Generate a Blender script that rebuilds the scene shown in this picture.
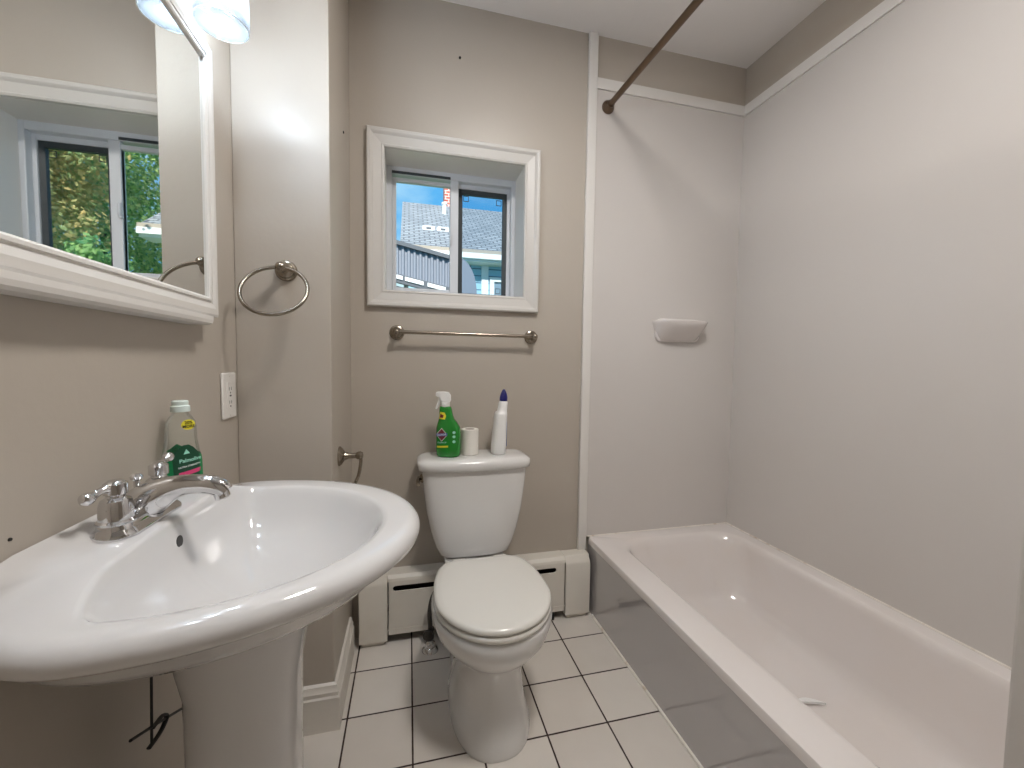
import bpy, bmesh, math, random
from mathutils import Vector, Matrix
random.seed(7)
PI = math.pi
S = bpy.context.scene
C = S.collection
for o in list(bpy.data.objects):
    bpy.data.objects.remove(o)

# ------------------------------------------------------------------ camera
def cam_setup():
    f, yaw, pitch, roll = 411.8, 0.24570, 0.05466, -0.014587
    cy, sy, cp, sp = math.cos(yaw), math.sin(yaw), math.cos(pitch), math.sin(pitch)
    fw = Vector((sy*cp, cy*cp, -sp)); r = Vector((cy, -sy, 0)); d = fw.cross(r)
    cr, sr = math.cos(roll), math.sin(roll)
    r2 = r*cr + d*sr; d2 = r*(-sr) + d*cr
    cd = bpy.data.cameras.new('camera'); co = bpy.data.objects.new('camera', cd); C.objects.link(co)
    cd.sensor_width = 36; cd.lens = f/1024*36; cd.clip_start = 0.02; cd.clip_end = 200
    m = Matrix((r2, -d2, -fw)).transposed().to_4x4()
    m.translation = Vector((0, 0, 1.14))
    co.matrix_world = m
    S.camera = co
cam_setup()

# ------------------------------------------------------------------ exposure, sky, sun
S.view_settings.view_transform = 'Standard'
S.view_settings.look = 'None'
S.view_settings.gamma = 1
S.view_settings.use_curve_mapping = False
S.view_settings.exposure = 0.08
BULB, PANEL, SKY, SUN = 104, 74, 1.05, 6.5

w = bpy.data.worlds.new('sky'); S.world = w; w.use_nodes = True
nt = w.node_tree; nt.nodes.clear()
tc = nt.nodes.new('ShaderNodeTexCoord'); nz = nt.nodes.new('ShaderNodeTexNoise')
nz.inputs['Scale'].default_value = 3.2; nz.inputs['Detail'].default_value = 5
mp = nt.nodes.new('ShaderNodeMapping'); mp.inputs['Scale'].default_value = (1, 1, 2.5)
cr = nt.nodes.new('ShaderNodeValToRGB')
cr.color_ramp.elements[0].position = .42; cr.color_ramp.elements[0].color = (.11, .46, .88, 1)
cr.color_ramp.elements[1].position = .68; cr.color_ramp.elements[1].color = (.66, .92, 1.0, 1)
bg = nt.nodes.new('ShaderNodeBackground'); bg.inputs['Strength'].default_value = SKY
out = nt.nodes.new('ShaderNodeOutputWorld')
L = nt.links.new
L(tc.outputs['Generated'], mp.inputs['Vector']); L(mp.outputs[0], nz.inputs['Vector'])
L(nz.outputs['Fac'], cr.inputs[0]); L(cr.outputs[0], bg.inputs['Color']); L(bg.outputs[0], out.inputs[0])

sd = bpy.data.lights.new('sun', 'SUN'); sd.energy = SUN; sd.angle = .02; sd.color = (1, .95, .86)
so = bpy.data.objects.new('sun', sd); C.objects.link(so)
so.rotation_euler = Vector((.12, .76, -.64)).to_track_quat('-Z', 'Y').to_euler()

# ------------------------------------------------------------------ materials
def mat(name, col, rough=.5, metal=0, coat=0, spec=.5, bump=None, var=None, em=None):
    m = bpy.data.materials.new(name); m.use_nodes = True
    nt = m.node_tree; b = nt.nodes['Principled BSDF']
    b.inputs['Base Color'].default_value = (*col, 1); b.inputs['Roughness'].default_value = rough
    b.inputs['Metallic'].default_value = metal; b.inputs['Specular IOR Level'].default_value = spec
    b.inputs['Coat Weight'].default_value = coat; b.inputs['Coat Roughness'].default_value = .04
    if bump or var:
        tc = nt.nodes.new('ShaderNodeTexCoord')
    if bump:
        sc, st = bump
        n = nt.nodes.new('ShaderNodeTexNoise'); n.inputs['Scale'].default_value = sc; n.inputs['Detail'].default_value = 4
        bp = nt.nodes.new('ShaderNodeBump'); bp.inputs['Strength'].default_value = st; bp.inputs['Distance'].default_value = .004
        nt.links.new(tc.outputs['Object'], n.inputs['Vector']); nt.links.new(n.outputs['Fac'], bp.inputs['Height'])
        nt.links.new(bp.outputs[0], b.inputs['Normal'])
    if var:
        sc, c2, lo, hi = var
        n = nt.nodes.new('ShaderNodeTexNoise'); n.inputs['Scale'].default_value = sc; n.inputs['Detail'].default_value = 6
        r = nt.nodes.new('ShaderNodeValToRGB'); r.color_ramp.elements[0].position = lo; r.color_ramp.elements[1].position = hi
        r.color_ramp.elements[0].color = (*col, 1); r.color_ramp.elements[1].color = (*c2, 1)
        nt.links.new(tc.outputs['Object'], n.inputs['Vector']); nt.links.new(n.outputs['Fac'], r.inputs[0])
        nt.links.new(r.outputs[0], b.inputs['Base Color'])
    if em:
        b.inputs['Emission Color'].default_value = (*em[0], 1); b.inputs['Emission Strength'].default_value = em[1]
    return m

M = {}
M['paint'] = mat('taupe_paint', (.465, .415, .355), .38, bump=(60, .10), var=(1.5, (.49, .44, .38), .35, .65))
M['ceiling'] = mat('ceiling_paint', (.86, .83, .81), .7, bump=(25, .25))
M['trim'] = mat('white_trim', (.76, .735, .70), .35, bump=(30, .05))
M['casing'] = mat('window_casing_paint', (.62, .595, .56), .4, bump=(30, .05))
M['oldtrim'] = mat('aged_white_trim', (.74, .70, .64), .4, bump=(40, .15), var=(9, (.66, .60, .52), .55, .8))
M['surround'] = mat('surround_panel', (.655, .622, .595), .22, bump=(7, .05), var=(1.2, (.635, .600, .570), .4, .7))
M['tub'] = mat('tub_enamel', (.78, .735, .715), .16, coat=.5, var=(3, (.76, .70, .66), .5, .8))
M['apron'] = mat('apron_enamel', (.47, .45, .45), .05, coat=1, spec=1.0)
M['porcelain'] = mat('porcelain', (.76, .75, .735), .10, coat=.6)
M['basin'] = mat('basin_porcelain', (.67, .66, .655), .10, coat=.6)
M['seat'] = mat('seat_plastic', (.74, .72, .67), .22, coat=.3)
M['chrome'] = mat('chrome', (.72, .72, .73), .06, metal=1)
M['nickel'] = mat('brushed_nickel', (.31, .27, .22), .24, metal=1)
M['bronze'] = mat('dark_rod_metal', (.17, .12, .085), .3, metal=1)
M['vinyl'] = mat('window_vinyl', (.66, .68, .71), .4)
M['gasket'] = mat('dark_screen_frame', (.035, .045, .05), .5)  # also colours the painted shadow line above the left sash
M['black'] = mat('black_plastic', (.012, .011, .01), .5)
M['dark'] = mat('dark_gap', (.03, .022, .016), .8)
M['hose'] = mat('braided_hose', (.06, .055, .05), .35, metal=.6, bump=(400, .5))
M['heater'] = mat('heater_enamel', (.72, .68, .61), .4, bump=(30, .12), var=(6, (.63, .575, .49), .58, .85))
M['paper'] = mat('paper', (.82, .78, .72), .9, bump=(200, .2))
M['plate'] = mat('outlet_plastic', (.80, .77, .73), .35)
M['white_plastic'] = mat('white_plastic', (.84, .84, .83), .3)
M['cap_clear'] = mat('pale_cap', (.70, .80, .76), .3)
M['blue'] = mat('blue_cap', (.012, .014, .16), .3)
M['bottle_green'] = mat('green_bottle', (.012, .22, .022), .22, coat=.3)
M['lbl_dark'] = mat('label_dark_green', (.0, .055, .022), .4)
M['lbl_green'] = mat('label_green', (.0, .20, .06), .4)
M['lbl_yellow'] = mat('label_yellow', (.75, .66, .03), .4)
M['lbl_red'] = mat('label_maroon', (.16, .012, .02), .4)
M['lbl_blue'] = mat('label_blue', (.05, .12, .40), .4)
M['lbl_pink'] = mat('label_pink', (.60, .05, .17), .4)
M['lbl_white'] = mat('label_white', (.8, .85, .82), .4)
M['lbl_mint'] = mat('label_mint', (.35, .72, .58), .4)
M['ink'] = mat('label_ink', (.01, .01, .01), .5)
M['caulk'] = mat('caulk', (.80, .76, .70), .5, var=(25, (.55, .44, .33), .55, .75))
M['shingle'] = mat('x', (.3, .3, .3), .9)
M['bark'] = mat('bark', (.10, .07, .05), .9)
M['grass'] = mat('grass_ground', (.10, .2, .05), .95, var=(2, (.2, .26, .09), .3, .7))

def mirror_mat():
    m = mat('mirror_silver', (.86, .88, .87), .015, metal=1); return m
M['mirror'] = mirror_mat()

def thin_glass(name, tint, gloss, tr):
    m = bpy.data.materials.new(name); m.use_nodes = True; nt = m.node_tree; nt.nodes.clear()
    o = nt.nodes.new('ShaderNodeOutputMaterial'); a = nt.nodes.new('ShaderNodeBsdfTransparent'); g = nt.nodes.new('ShaderNodeBsdfGlossy')
    a.inputs[0].default_value = (*tint, 1); g.inputs['Roughness'].default_value = .03
    fr = nt.nodes.new('ShaderNodeFresnel'); fr.inputs[0].default_value = 1.45
    mu = nt.nodes.new('ShaderNodeMath'); mu.operation = 'MULTIPLY'; mu.inputs[1].default_value = gloss
    mx = nt.nodes.new('ShaderNodeMixShader')
    nt.links.new(fr.outputs[0], mu.inputs[0]); nt.links.new(mu.outputs[0], mx.inputs[0])
    nt.links.new(a.outputs[0], mx.inputs[1]); nt.links.new(g.outputs[0], mx.inputs[2])
    last = mx
    if tr:
        t = nt.nodes.new('ShaderNodeBsdfTranslucent'); t.inputs[0].default_value = (.9, .95, 1, 1)
        d = nt.nodes.new('ShaderNodeBsdfDiffuse'); d.inputs[0].default_value = (.85, .9, .97, 1)
        m2 = nt.nodes.new('ShaderNodeMixShader'); m2.inputs[0].default_value = .5
        nt.links.new(t.outputs[0], m2.inputs[1]); nt.links.new(d.outputs[0], m2.inputs[2])
        m3 = nt.nodes.new('ShaderNodeMixShader'); m3.inputs[0].default_value = tr
        nt.links.new(mx.outputs[0], m3.inputs[1]); nt.links.new(m2.outputs[0], m3.inputs[2]); last = m3
    nt.links.new(last.outputs[0], o.inputs[0]); return m
M['glass'] = thin_glass('window_glass', (.97, .985, .985), .6, 0)
M['screen'] = thin_glass('window_screened_glass', (.80, .86, .90), .6, 0)
M['clear'] = thin_glass('clear_plastic', (.96, .98, .96), .45, .03)
M['soap'] = thin_glass('green_soap_film', (.10, .42, .18), 1.0, .12)
M['shade'] = thin_glass('frosted_shade', (.93, .96, 1.0), 1.0, .05)

def tile_mat():
    m = mat('floor_tile', (.7, .67, .62), .22, coat=.15); nt = m.node_tree; b = nt.nodes['Principled BSDF']
    N = nt.nodes.new; Lk = nt.links.new
    tc = N('ShaderNodeTexCoord'); sp = N('ShaderNodeSeparateXYZ'); Lk(tc.outputs['Object'], sp.inputs[0])
    def mth(op, a, v=None):
        n = N('ShaderNodeMath'); n.operation = op
        for i, q in enumerate((a, v)):
            if q is None: continue
            if isinstance(q, (int, float)): n.inputs[i].default_value = q
            else: Lk(q, n.inputs[i])
        return n.outputs[0]
    P = .2003
    dist, cell = [], []
    for k, off in ((0, .0118), (1, .1313)):
        u = mth('DIVIDE', mth('SUBTRACT', sp.outputs[k], off), P)
        fl = mth('FLOOR', u); cell.append(fl)
        fr = mth('SUBTRACT', u, fl)
        dist.append(mth('MINIMUM', fr, mth('SUBTRACT', 1.0, fr)))
    d = mth('MINIMUM', dist[0], dist[1])
    nz = N('ShaderNodeTexNoise'); nz.inputs['Scale'].default_value = 40; Lk(tc.outputs['Object'], nz.inputs['Vector'])
    dj = mth('ADD', d, mth('MULTIPLY', mth('SUBTRACT', nz.outputs['Fac'], .5), .006))
    ramp = N('ShaderNodeMapRange'); ramp.inputs[1].default_value = .011; ramp.inputs[2].default_value = .016
    Lk(dj, ramp.inputs[0])
    cb = N('ShaderNodeCombineXYZ'); Lk(cell[0], cb.inputs[0]); Lk(cell[1], cb.inputs[1])
    wn = N('ShaderNodeTexWhiteNoise'); Lk(cb.outputs[0], wn.inputs[0])
    n2 = N('ShaderNodeTexNoise'); n2.inputs['Scale'].default_value = 7; n2.inputs['Detail'].default_value = 6; Lk(tc.outputs['Object'], n2.inputs['Vector'])
    mixv = mth('ADD', mth('MULTIPLY', wn.outputs[0], .45), mth('MULTIPLY', n2.outputs['Fac'], .6))
    cr = N('ShaderNodeValToRGB'); Lk(mixv, cr.inputs[0])
    cr.color_ramp.elements[0].position = .2; cr.color_ramp.elements[0].color = (.74, .695, .64, 1)
    cr.color_ramp.elements[1].position = .85; cr.color_ramp.elements[1].color = (.65, .60, .545, 1)
    mx = N('ShaderNodeMix'); mx.data_type = 'RGBA'
    Lk(ramp.outputs[0], mx.inputs[0]); mx.inputs[6].default_value = (.035, .018, .013, 1); Lk(cr.outputs[0], mx.inputs[7])
    Lk(mx.outputs[2], b.inputs['Base Color'])
    mr = N('ShaderNodeMapRange'); Lk(ramp.outputs[0], mr.inputs[0]); mr.inputs[3].default_value = .8; mr.inputs[4].default_value = .24
    Lk(mr.outputs[0], b.inputs['Roughness'])
    bp = N('ShaderNodeBump'); bp.inputs['Distance'].default_value = .002; bp.inputs['Strength'].default_value = .6
    Lk(ramp.outputs[0], bp.inputs['Height']); Lk(bp.outputs[0], b.inputs['Normal'])
    return m
M['tile'] = tile_mat()

def brick_mat(name, c1, c2, cm, scale, bw, rh, mortar, rough=.9, axes=(0, 1)):
    m = mat(name, c1, rough); nt = m.node_tree; b = nt.nodes['Principled BSDF']
    tc = nt.nodes.new('ShaderNodeTexCoord'); br = nt.nodes.new('ShaderNodeTexBrick')
    sp = nt.nodes.new('ShaderNodeSeparateXYZ'); cb = nt.nodes.new('ShaderNodeCombineXYZ')
    nt.links.new(tc.outputs['Object'], sp.inputs[0])
    nt.links.new(sp.outputs[axes[0]], cb.inputs[0]); nt.links.new(sp.outputs[axes[1]], cb.inputs[1])
    nt.links.new(cb.outputs[0], br.inputs['Vector'])
    br.inputs['Color1'].default_value = (*c1, 1); br.inputs['Color2'].default_value = (*c2, 1); br.inputs['Mortar'].default_value = (*cm, 1)
    br.inputs['Scale'].default_value = scale; br.inputs['Brick Width'].default_value = bw; br.inputs['Row Height'].default_value = rh
    br.inputs['Mortar Size'].default_value = mortar
    nt.links.new(br.outputs['Color'], b.inputs['Base Color']); return m
M['shingle'] = brick_mat('grey_shingles', (.25, .27, .30), (.36, .38, .41), (.12, .13, .15), 1, .20, .10, .016, axes=(0, 1))
M['brick'] = brick_mat('red_brick', (.5, .08, .06), (.62, .14, .1), (.75, .68, .62), 1, .16, .075, .012, axes=(0, 2))
M['siding'] = brick_mat('blue_siding', (.34, .56, .68), (.36, .58, .70), (.11, .20, .28), 1, 60, .14, .012, axes=(0, 2))
M['house_white'] = mat('house_white', (.82, .83, .84), .6)
M['awning'] = mat('awning_metal', (.22, .24, .29), .55)
M['awning_dark'] = mat('awning_dark', (.10, .11, .13), .6)
M['tan_edge'] = mat('roof_edge_tan', (.42, .36, .30), .8)
M['house_glass'] = mat('house_window_glass', (.25, .33, .4), .1)
def leaf_mat(name, c1, c2):
    m = bpy.data.materials.new(name); m.use_nodes = True; nt = m.node_tree; nt.nodes.clear()
    g = nt.nodes.new('ShaderNodeNewGeometry'); r = nt.nodes.new('ShaderNodeValToRGB')
    r.color_ramp.elements[0].color = (*c1, 1); r.color_ramp.elements[1].color = (*c2, 1)
    nt.links.new(g.outputs['Random Per Island'], r.inputs[0])
    d = nt.nodes.new('ShaderNodeBsdfDiffuse'); t = nt.nodes.new('ShaderNodeBsdfTranslucent'); mx = nt.nodes.new('ShaderNodeMixShader'); o = nt.nodes.new('ShaderNodeOutputMaterial')
    mx.inputs[0].default_value = .45
    nt.links.new(r.outputs[0], d.inputs[0]); nt.links.new(r.outputs[0], t.inputs[0]); nt.links.new(d.outputs[0], mx.inputs[1]); nt.links.new(t.outputs[0], mx.inputs[2]); nt.links.new(mx.outputs[0], o.inputs[0])
    return m
M['leaf_green'] = leaf_mat('green_leaves', (.14, .36, .16), (.60, .76, .26))
M['leaf_gold'] = leaf_mat('golden_leaves', (.40, .50, .20), (.95, .66, .28))

# ------------------------------------------------------------------ helpers
WL = {}
def wloc(o):
    return WL.get(o.name, Vector((0, 0, 0)))
def tag(o, label=None, cat=None, group=None, kind=None):
    if label: o['label'] = label
    if cat: o['category'] = cat
    if group: o['group'] = group
    if kind: o['kind'] = kind
    return o
def thing(name, loc, label, cat, group=None, kind=None):
    o = bpy.data.objects.new(name, None); C.objects.link(o); o.location = loc
    o.empty_display_size = .05
    WL[o.name] = Vector(loc)
    return tag(o, label, cat, group, kind)
def obj(name, bm, m, parent=None, smooth=True, bevel=0, seg=2, base=None, ang=35):
    bmesh.ops.recalc_face_normals(bm, faces=bm.faces)
    if parent is not None: org = wloc(parent)
    elif base is not None: org = Vector(base)
    else:
        xs = [v.co for v in bm.verts]
        lo = Vector([min(c[i] for c in xs) for i in range(3)]); hi = Vector([max(c[i] for c in xs) for i in range(3)])
        org = Vector(((lo.x+hi.x)/2, (lo.y+hi.y)/2, lo.z))
    for v in bm.verts: v.co -= org
    me = bpy.data.meshes.new(name); bm.to_mesh(me); bm.free()
    me.materials.append(M[m] if isinstance(m, str) else m)
    o = bpy.data.objects.new(name, me); C.objects.link(o)
    if parent is not None:
        o.parent = parent; WL[o.name] = org
    else:
        o.location = org; WL[o.name] = org
    if bevel:
        b = o.modifiers.new('bevel', 'BEVEL'); b.width = bevel; b.segments = seg; b.limit_method = 'ANGLE'; b.angle_limit = math.radians(40)
        b.harden_normals = False
    if smooth:
        for p in me.polygons: p.use_smooth = True
        try: me.set_sharp_from_angle(angle=math.radians(ang))
        except Exception: pass
    return o
def struct(name, bm, m, parent=None, **k):
    o = obj(name, bm, m, parent, base=None if parent else (0, 0, 0), **k)
    if parent is None: o['kind'] = 'structure'
    return o
def NB(): return bmesh.new()
def box(bm, x0, x1, y0, y1, z0, z1):
    vs = [bm.verts.new((x, y, z)) for z in (z0, z1) for y in (y0, y1) for x in (x0, x1)]
    for f in ((0, 2, 3, 1), (4, 5, 7, 6), (0, 1, 5, 4), (2, 6, 7, 3), (0, 4, 6, 2), (1, 3, 7, 5)):
        bm.faces.new([vs[i] for i in f])
    return bm
def bx(*a): return box(NB(), *a)
def loft(bm, rings, cap0=True, cap1=True, closed=True):
    vr = [[bm.verts.new(p) for p in r] for r in rings]
    for a, b in zip(vr, vr[1:]):
        n = len(a)
        for i in range(n if closed else n-1):
            j = (i+1) % n
            try: bm.faces.new((a[i], a[j], b[j], b[i]))
            except ValueError: pass
    if cap0 and closed: bm.faces.new(list(reversed(vr[0])))
    if cap1 and closed: bm.faces.new(vr[-1])
    return bm
def fan(bm, ringverts): pass
def basis(d):
    d = Vector(d).normalized()
    u = d.cross(Vector((0, 0, 1)))
    if u.length < 1e-4: u = Vector((1, 0, 0))
    u.normalize(); return u, d.cross(u).normalized(), d
def lathe(bm, o, axis, prof, n=32):
    """prof: list of (r, h) along axis from o"""
    u, v, d = basis(axis); o = Vector(o); rings = []
    for r, h in prof:
        r = max(r, 1e-4)
        rings.append([o + d*h + u*(r*math.cos(2*PI*i/n)) + v*(r*math.sin(2*PI*i/n)) for i in range(n)])
    return loft(bm, rings)
def spline(pts, per=8):
    """Catmull-Rom through (x,y,z,r)"""
    P = [Vector(p) if len(p) == 3 else Vector((p[0], p[1], p[2], p[3])) for p in pts]
    P = [Vector(p) for p in P]; res = []
    for i in range(len(P)-1):
        p0 = P[max(i-1, 0)]; p1 = P[i]; p2 = P[i+1]; p3 = P[min(i+2, len(P)-1)]
        for k in range(per):
            t = k/per
            res.append(.5*((2*p1) + (p2-p0)*t + (2*p0-5*p1+4*p2-p3)*t*t + (3*p1-p0-3*p2+p3)*t**3))
    res.append(P[-1]); return res
def tube(bm, pts, r, n=12, closed=False, flat=1.0):
    """pts Vectors (3 or 4 comps with radius)"""
    P = [Vector(p[:3]) for p in pts]; R = [p[3] if len(p) > 3 else r for p in pts]
    rings = []; u = None; m = len(P)
    for i in range(m):
        if closed: d = P[(i+1) % m]-P[i-1]
        else: d = P[min(i+1, m-1)]-P[max(i-1, 0)]
        d.normalize()
        if u is None: u, v, _ = basis(d)
        else:
            u = (u - d*u.dot(d)).normalized(); v = d.cross(u)
        rings.append([P[i]+u*(R[i]*math.cos(2*PI*k/n))+v*(R[i]*flat*math.sin(2*PI*k/n)) for k in range(n)])
    if closed: rings.append(rings[0]); loft(bm, rings, False, False); bmesh.ops.remove_doubles(bm, verts=bm.verts, dist=1e-6); return bm
    return loft(bm, rings)
def ssgn(v, p): return math.copysign(abs(v)**p, v)
def sell(cx, cy, z, rx, ry0, ry1, e=2.0, n=64, e2=None):
    """superellipse ring, ry0 toward -y, ry1 toward +y"""
    r = []
    for i in range(n):
        t = 2*PI*i/n; c, s = math.cos(t), math.sin(t); ee = e if s < 0 or e2 is None else e2
        r.append(Vector((cx+rx*ssgn(c, 2/ee), cy+(ry0 if s < 0 else ry1)*ssgn(s, 2/ee), z)))
    return r
def rrect(x0, x1, y0, y1, z, r, k=10):
    pts = []
    for cx, cy, a0 in ((x1-r, y1-r, 0), (x0+r, y1-r, PI/2), (x0+r, y0+r, PI), (x1-r, y0+r, 1.5*PI)):
        for i in range(k+1):
            a = a0+PI/2*i/k; pts.append(Vector((cx+r*math.cos(a), cy+r*math.sin(a), z)))
    return pts
def sstep(a, b, x):
    t = max(0, min(1, (x-a)/(b-a))); return t*t*(3-2*t)
def plate_hole(bm, outer, inners, th):
    """outer/inners: lists of Vectors in a plane; th: extrusion Vector"""
    es = []
    for lp in [outer]+inners:
        vs = [bm.verts.new(p) for p in lp]
        for i in range(len(vs)): es.append(bm.edges.new((vs[i], vs[(i+1) % len(vs)])))
    bmesh.ops.triangle_fill(bm, use_beauty=True, use_dissolve=False, edges=es)
    g = bmesh.ops.extrude_face_region(bm, geom=list(bm.faces))
    bmesh.ops.translate(bm, verts=[v for v in g['geom'] if isinstance(v, bmesh.types.BMVert)], vec=th)
    return bm
def frame_rect(bm, plane, a0, a1, b0, b1, wd, prof, n):
    """mitred moulding round a rectangle. plane 'xz' (n=y value, faces -y) or 'yz' (faces +x).
    wd: width outward from the inner rectangle; prof: list of (t 0..1 from inner to outer, out)"""
    loops = []
    for t, o in prof:
        d = wd*t; A0, A1, B0, B1 = a0-d, a1+d, b0-d, b1+d
        if plane == 'xz': lp = [Vector((x, n-o, z)) for x, z in ((A0, B0), (A1, B0), (A1, B1), (A0, B1))]
        else: lp = [Vector((n+o, y, z)) for y, z in ((A0, B0), (A1, B0), (A1, B1), (A0, B1))]
        loops.append(lp)
    loft(bm, loops+[loops[0]], False, False); bmesh.ops.remove_doubles(bm, verts=bm.verts, dist=1e-6)
    return bm
def extrude_prof(bm, prof, axis, a, b):
    """prof: list of 2D points; axis 'x': (y,z); 'y': (x,z)"""
    if axis == 'x': rings = [[Vector((t, p[0], p[1])) for p in prof] for t in (a, b)]
    elif axis == 'y': rings = [[Vector((p[0], t, p[1])) for p in prof] for t in (a, b)]
    else: rings = [[Vector((p[0], p[1], t)) for p in prof] for t in (a, b)]
    return loft(bm, rings)
def text_verts(s, size, ext=0.0, shear=0):
    cu = bpy.data.curves.new('t', 'FONT'); cu.body = s; cu.size = size; cu.align_x = 'CENTER'; cu.align_y = 'CENTER'; cu.shear = shear
    cu.resolution_u = 3; cu.offset = size*.022
    o = bpy.data.objects.new('t', cu); C.objects.link(o)
    dg = bpy.context.evaluated_depsgraph_get(); me = bpy.data.meshes.new_from_object(o.evaluated_get(dg))
    vs = [(v.co.x, v.co.y) for v in me.vertices]; fs = [tuple(p.vertices) for p in me.polygons]
    bpy.data.objects.remove(o); bpy.data.curves.remove(cu); bpy.data.meshes.remove(me)
    return vs, fs

# ------------------------------------------------------------------ dimensions
XL, XR, YB, ZC = -.471, 1.574, 1.731, 2.562
YC, XC = 1.313, -.222          # boxed-out corner
YW = .365                      # wall at the near end of the tub
YF = -1.25                     # wall behind the camera

# ------------------------------------------------------------------ room shell
struct('floor', bx(XL-.2, XR+.2, YF-.2, YB+.22, -.15, 0), 'tile', smooth=False)
struct('ceiling', bx(XL-.2, XR+.2, YF-.2, YB+.22, ZC, ZC+.15), 'ceiling', smooth=False)
struct('wall_left', bx(XL-.2, XL, YF, YB, 0, ZC), 'paint', smooth=False)
struct('wall_right', bx(XR, XR+.2, YF, YB, 0, ZC), 'paint', smooth=False)
struct('wall_front', bx(XL-.2, XR+.2, YF-.2, YF, 0, ZC), 'paint', smooth=False)
WX0, WX1, WZ0, WZ1 = -.093, .474, 1.417, 1.966
b = NB(); T = YB+.22
box(b, XL-.2, WX0-.012, YB, T, 0, ZC); box(b, WX1+.012, XR+.2, YB, T, 0, ZC)
box(b, WX0-.012, WX1+.012, YB, T, 0, WZ0-.012); box(b, WX0-.012, WX1+.012, YB, T, WZ1+.012, ZC)
struct('wall_back', b, 'paint', smooth=False)
struct('wall_corner', bx(XL, XC, YC, YB, 0, ZC), 'paint', smooth=False, bevel=.003)
struct('wall_near', bx(.794, XR, .20, YW-.008, 0, ZC), 'surround', smooth=False, bevel=.004)

# surround panels
struct('wall_panel_back', bx(.79, XR, YB-.008, YB, .337, 2.345), 'surround', smooth=False)
struct('wall_panel_right', bx(XR-.008, XR, YW-.008, YB-.008, .337, 2.345), 'surround', smooth=False)
struct('trim_1', bx(.753, .795, YB-.016, YB, .28, ZC), 'trim', bevel=.003)
tp = [(YB, 2.332), (YB-.016, 2.332), (YB-.016, 2.342), (YB-.012, 2.345), (YB-.012, 2.38), (YB, 2.388)]
struct('trim_2', extrude_prof(NB(), tp, 'x', .795, XR), 'trim', smooth=False)
tp = [(XR, 2.332), (XR-.016, 2.332), (XR-.016, 2.342), (XR-.012, 2.345), (XR-.012, 2.38), (XR, 2.388)]
struct('trim_3', extrude_prof(NB(), tp, 'y', YW-.008, YB-.012), 'trim', smooth=False)
# caulk beads round the tub
b = NB(); tube(b, [Vector((.803, .37, .003)), Vector((.803, 1.65, .003))], .006, 8)
struct('trim_4', b, 'caulk')
b = NB(); tube(b, [Vector((.80, YB-.010, .338)), Vector((XR-.010, YB-.010, .338))], .0035, 8); tube(b, [Vector((XR-.010, YB-.010, .338)), Vector((XR-.010, YW, .338))], .0035, 8)
struct('trim_5', b, 'caulk')

# baseboard round the boxed-out corner
def bb_profile(d): return [(0, 0), (d, 0), (d, .105), (d-.004, .11), (d-.003, .122), (d-.007, .128), (d-.009, .14), (0, .145)]
b = NB()
prof = bb_profile(.017)
loft(b, [[Vector((XL, YC-d, z)) for d, z in prof], [Vector((XC+d, YC-d, z)) for d, z in prof], [Vector((XC+d, 1.645, z)) for d, z in prof]])
struct('baseboard_corner', b, 'oldtrim')
b = NB(); loft(b, [[Vector((XL+d, y, z)) for d, z in prof] for y in (YF, YC-.017)]); struct('baseboard_left', b, 'oldtrim')

# ------------------------------------------------------------------ window
win = thing('window_1', ((WX0+WX1)/2, YB, WZ0), 'small white horizontal sliding window above the towel bar', 'window', kind='structure')
b = NB(); frame_rect(b, 'xz', WX0-.001, WX1+.001, WZ0-.001, WZ1+.001, .066, [(0, -.003), (0, .012), (.10, .015), (.16, .013), (.62, .017), (.70, .021), (.78, .024), (.92, .025), (.98, .022), (1, .016), (1, -.0)], YB)
obj('casing', b, 'casing', win, smooth=False)
FY0, FY1 = 1.878, 1.938
b = NB()
box(b, WX0-.012, WX0, YB+.001, FY0, WZ0-.012, WZ1+.012); box(b, WX1, WX1+.012, YB+.001, FY0, WZ0-.012, WZ1+.012)
box(b, WX0, WX1, YB+.001, FY0, WZ1, WZ1+.012); box(b, WX0, WX1, YB+.001, FY0, WZ0-.012, WZ0)
obj('jamb', b, 'trim', win, smooth=False)
b = NB(); fw = .022
box(b, WX0-.012, WX0+fw, FY0, FY1, WZ0-.012, WZ1+.012); box(b, WX1-fw+.004, WX1+.012, FY0, FY1, WZ0-.012, WZ1+.012)
box(b, WX0+fw, WX1-fw+.004, FY0, FY1, WZ1-.03, WZ1+.012); box(b, WX0+fw, WX1-fw+.004, FY0, FY1, WZ0-.012, WZ0+.026)
obj('frame', b, 'vinyl', win, bevel=.002)
obj('track_shadow', bx(WX0+fw, .178, FY0-.001, FY0+.004, (WZ1-.03)+.001, (WZ1-.03)+.012), 'gasket', win, smooth=False)  # dark strip put in as the shadow line above the left sash
# left sash (front track) and right fixed sash with dark screen border behind
zb, zt = WZ0+.026, WZ1-.03
b = NB(); frame_rect(b, 'xz', -.054, .178, zb+.014, zt-.026, .016, [(0, -.012), (0, .01), (1, .01), (1, -.012)], FY0+.022)
box(b, .178, .214, FY0+.006, FY0+.03, zb, zt)
ls = obj('sliding_sash', b, 'vinyl', win, smooth=False, bevel=.0015)
obj('pane', bx(-.055, .179, FY0+.020, FY0+.023, zb+.012, zt-.024), 'glass', ls, smooth=False)
b = NB(); tube(b, [Vector((.181, FY0+.004, 1.655)), Vector((.181, FY0-.004, 1.665)), Vector((.181, FY0-.004, 1.70)), Vector((.181, FY0+.004, 1.71))], .006, 8)
obj('latch', b, 'vinyl', ls)
b = NB(); frame_rect(b, 'xz', .236, .424, zb+.008, zt-.04, .02, [(0, -.012), (0, .004), (1, .008), (1, -.012)], FY0+.042)
rs = obj('screen_frame', b, 'gasket', win, smooth=False)
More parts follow.
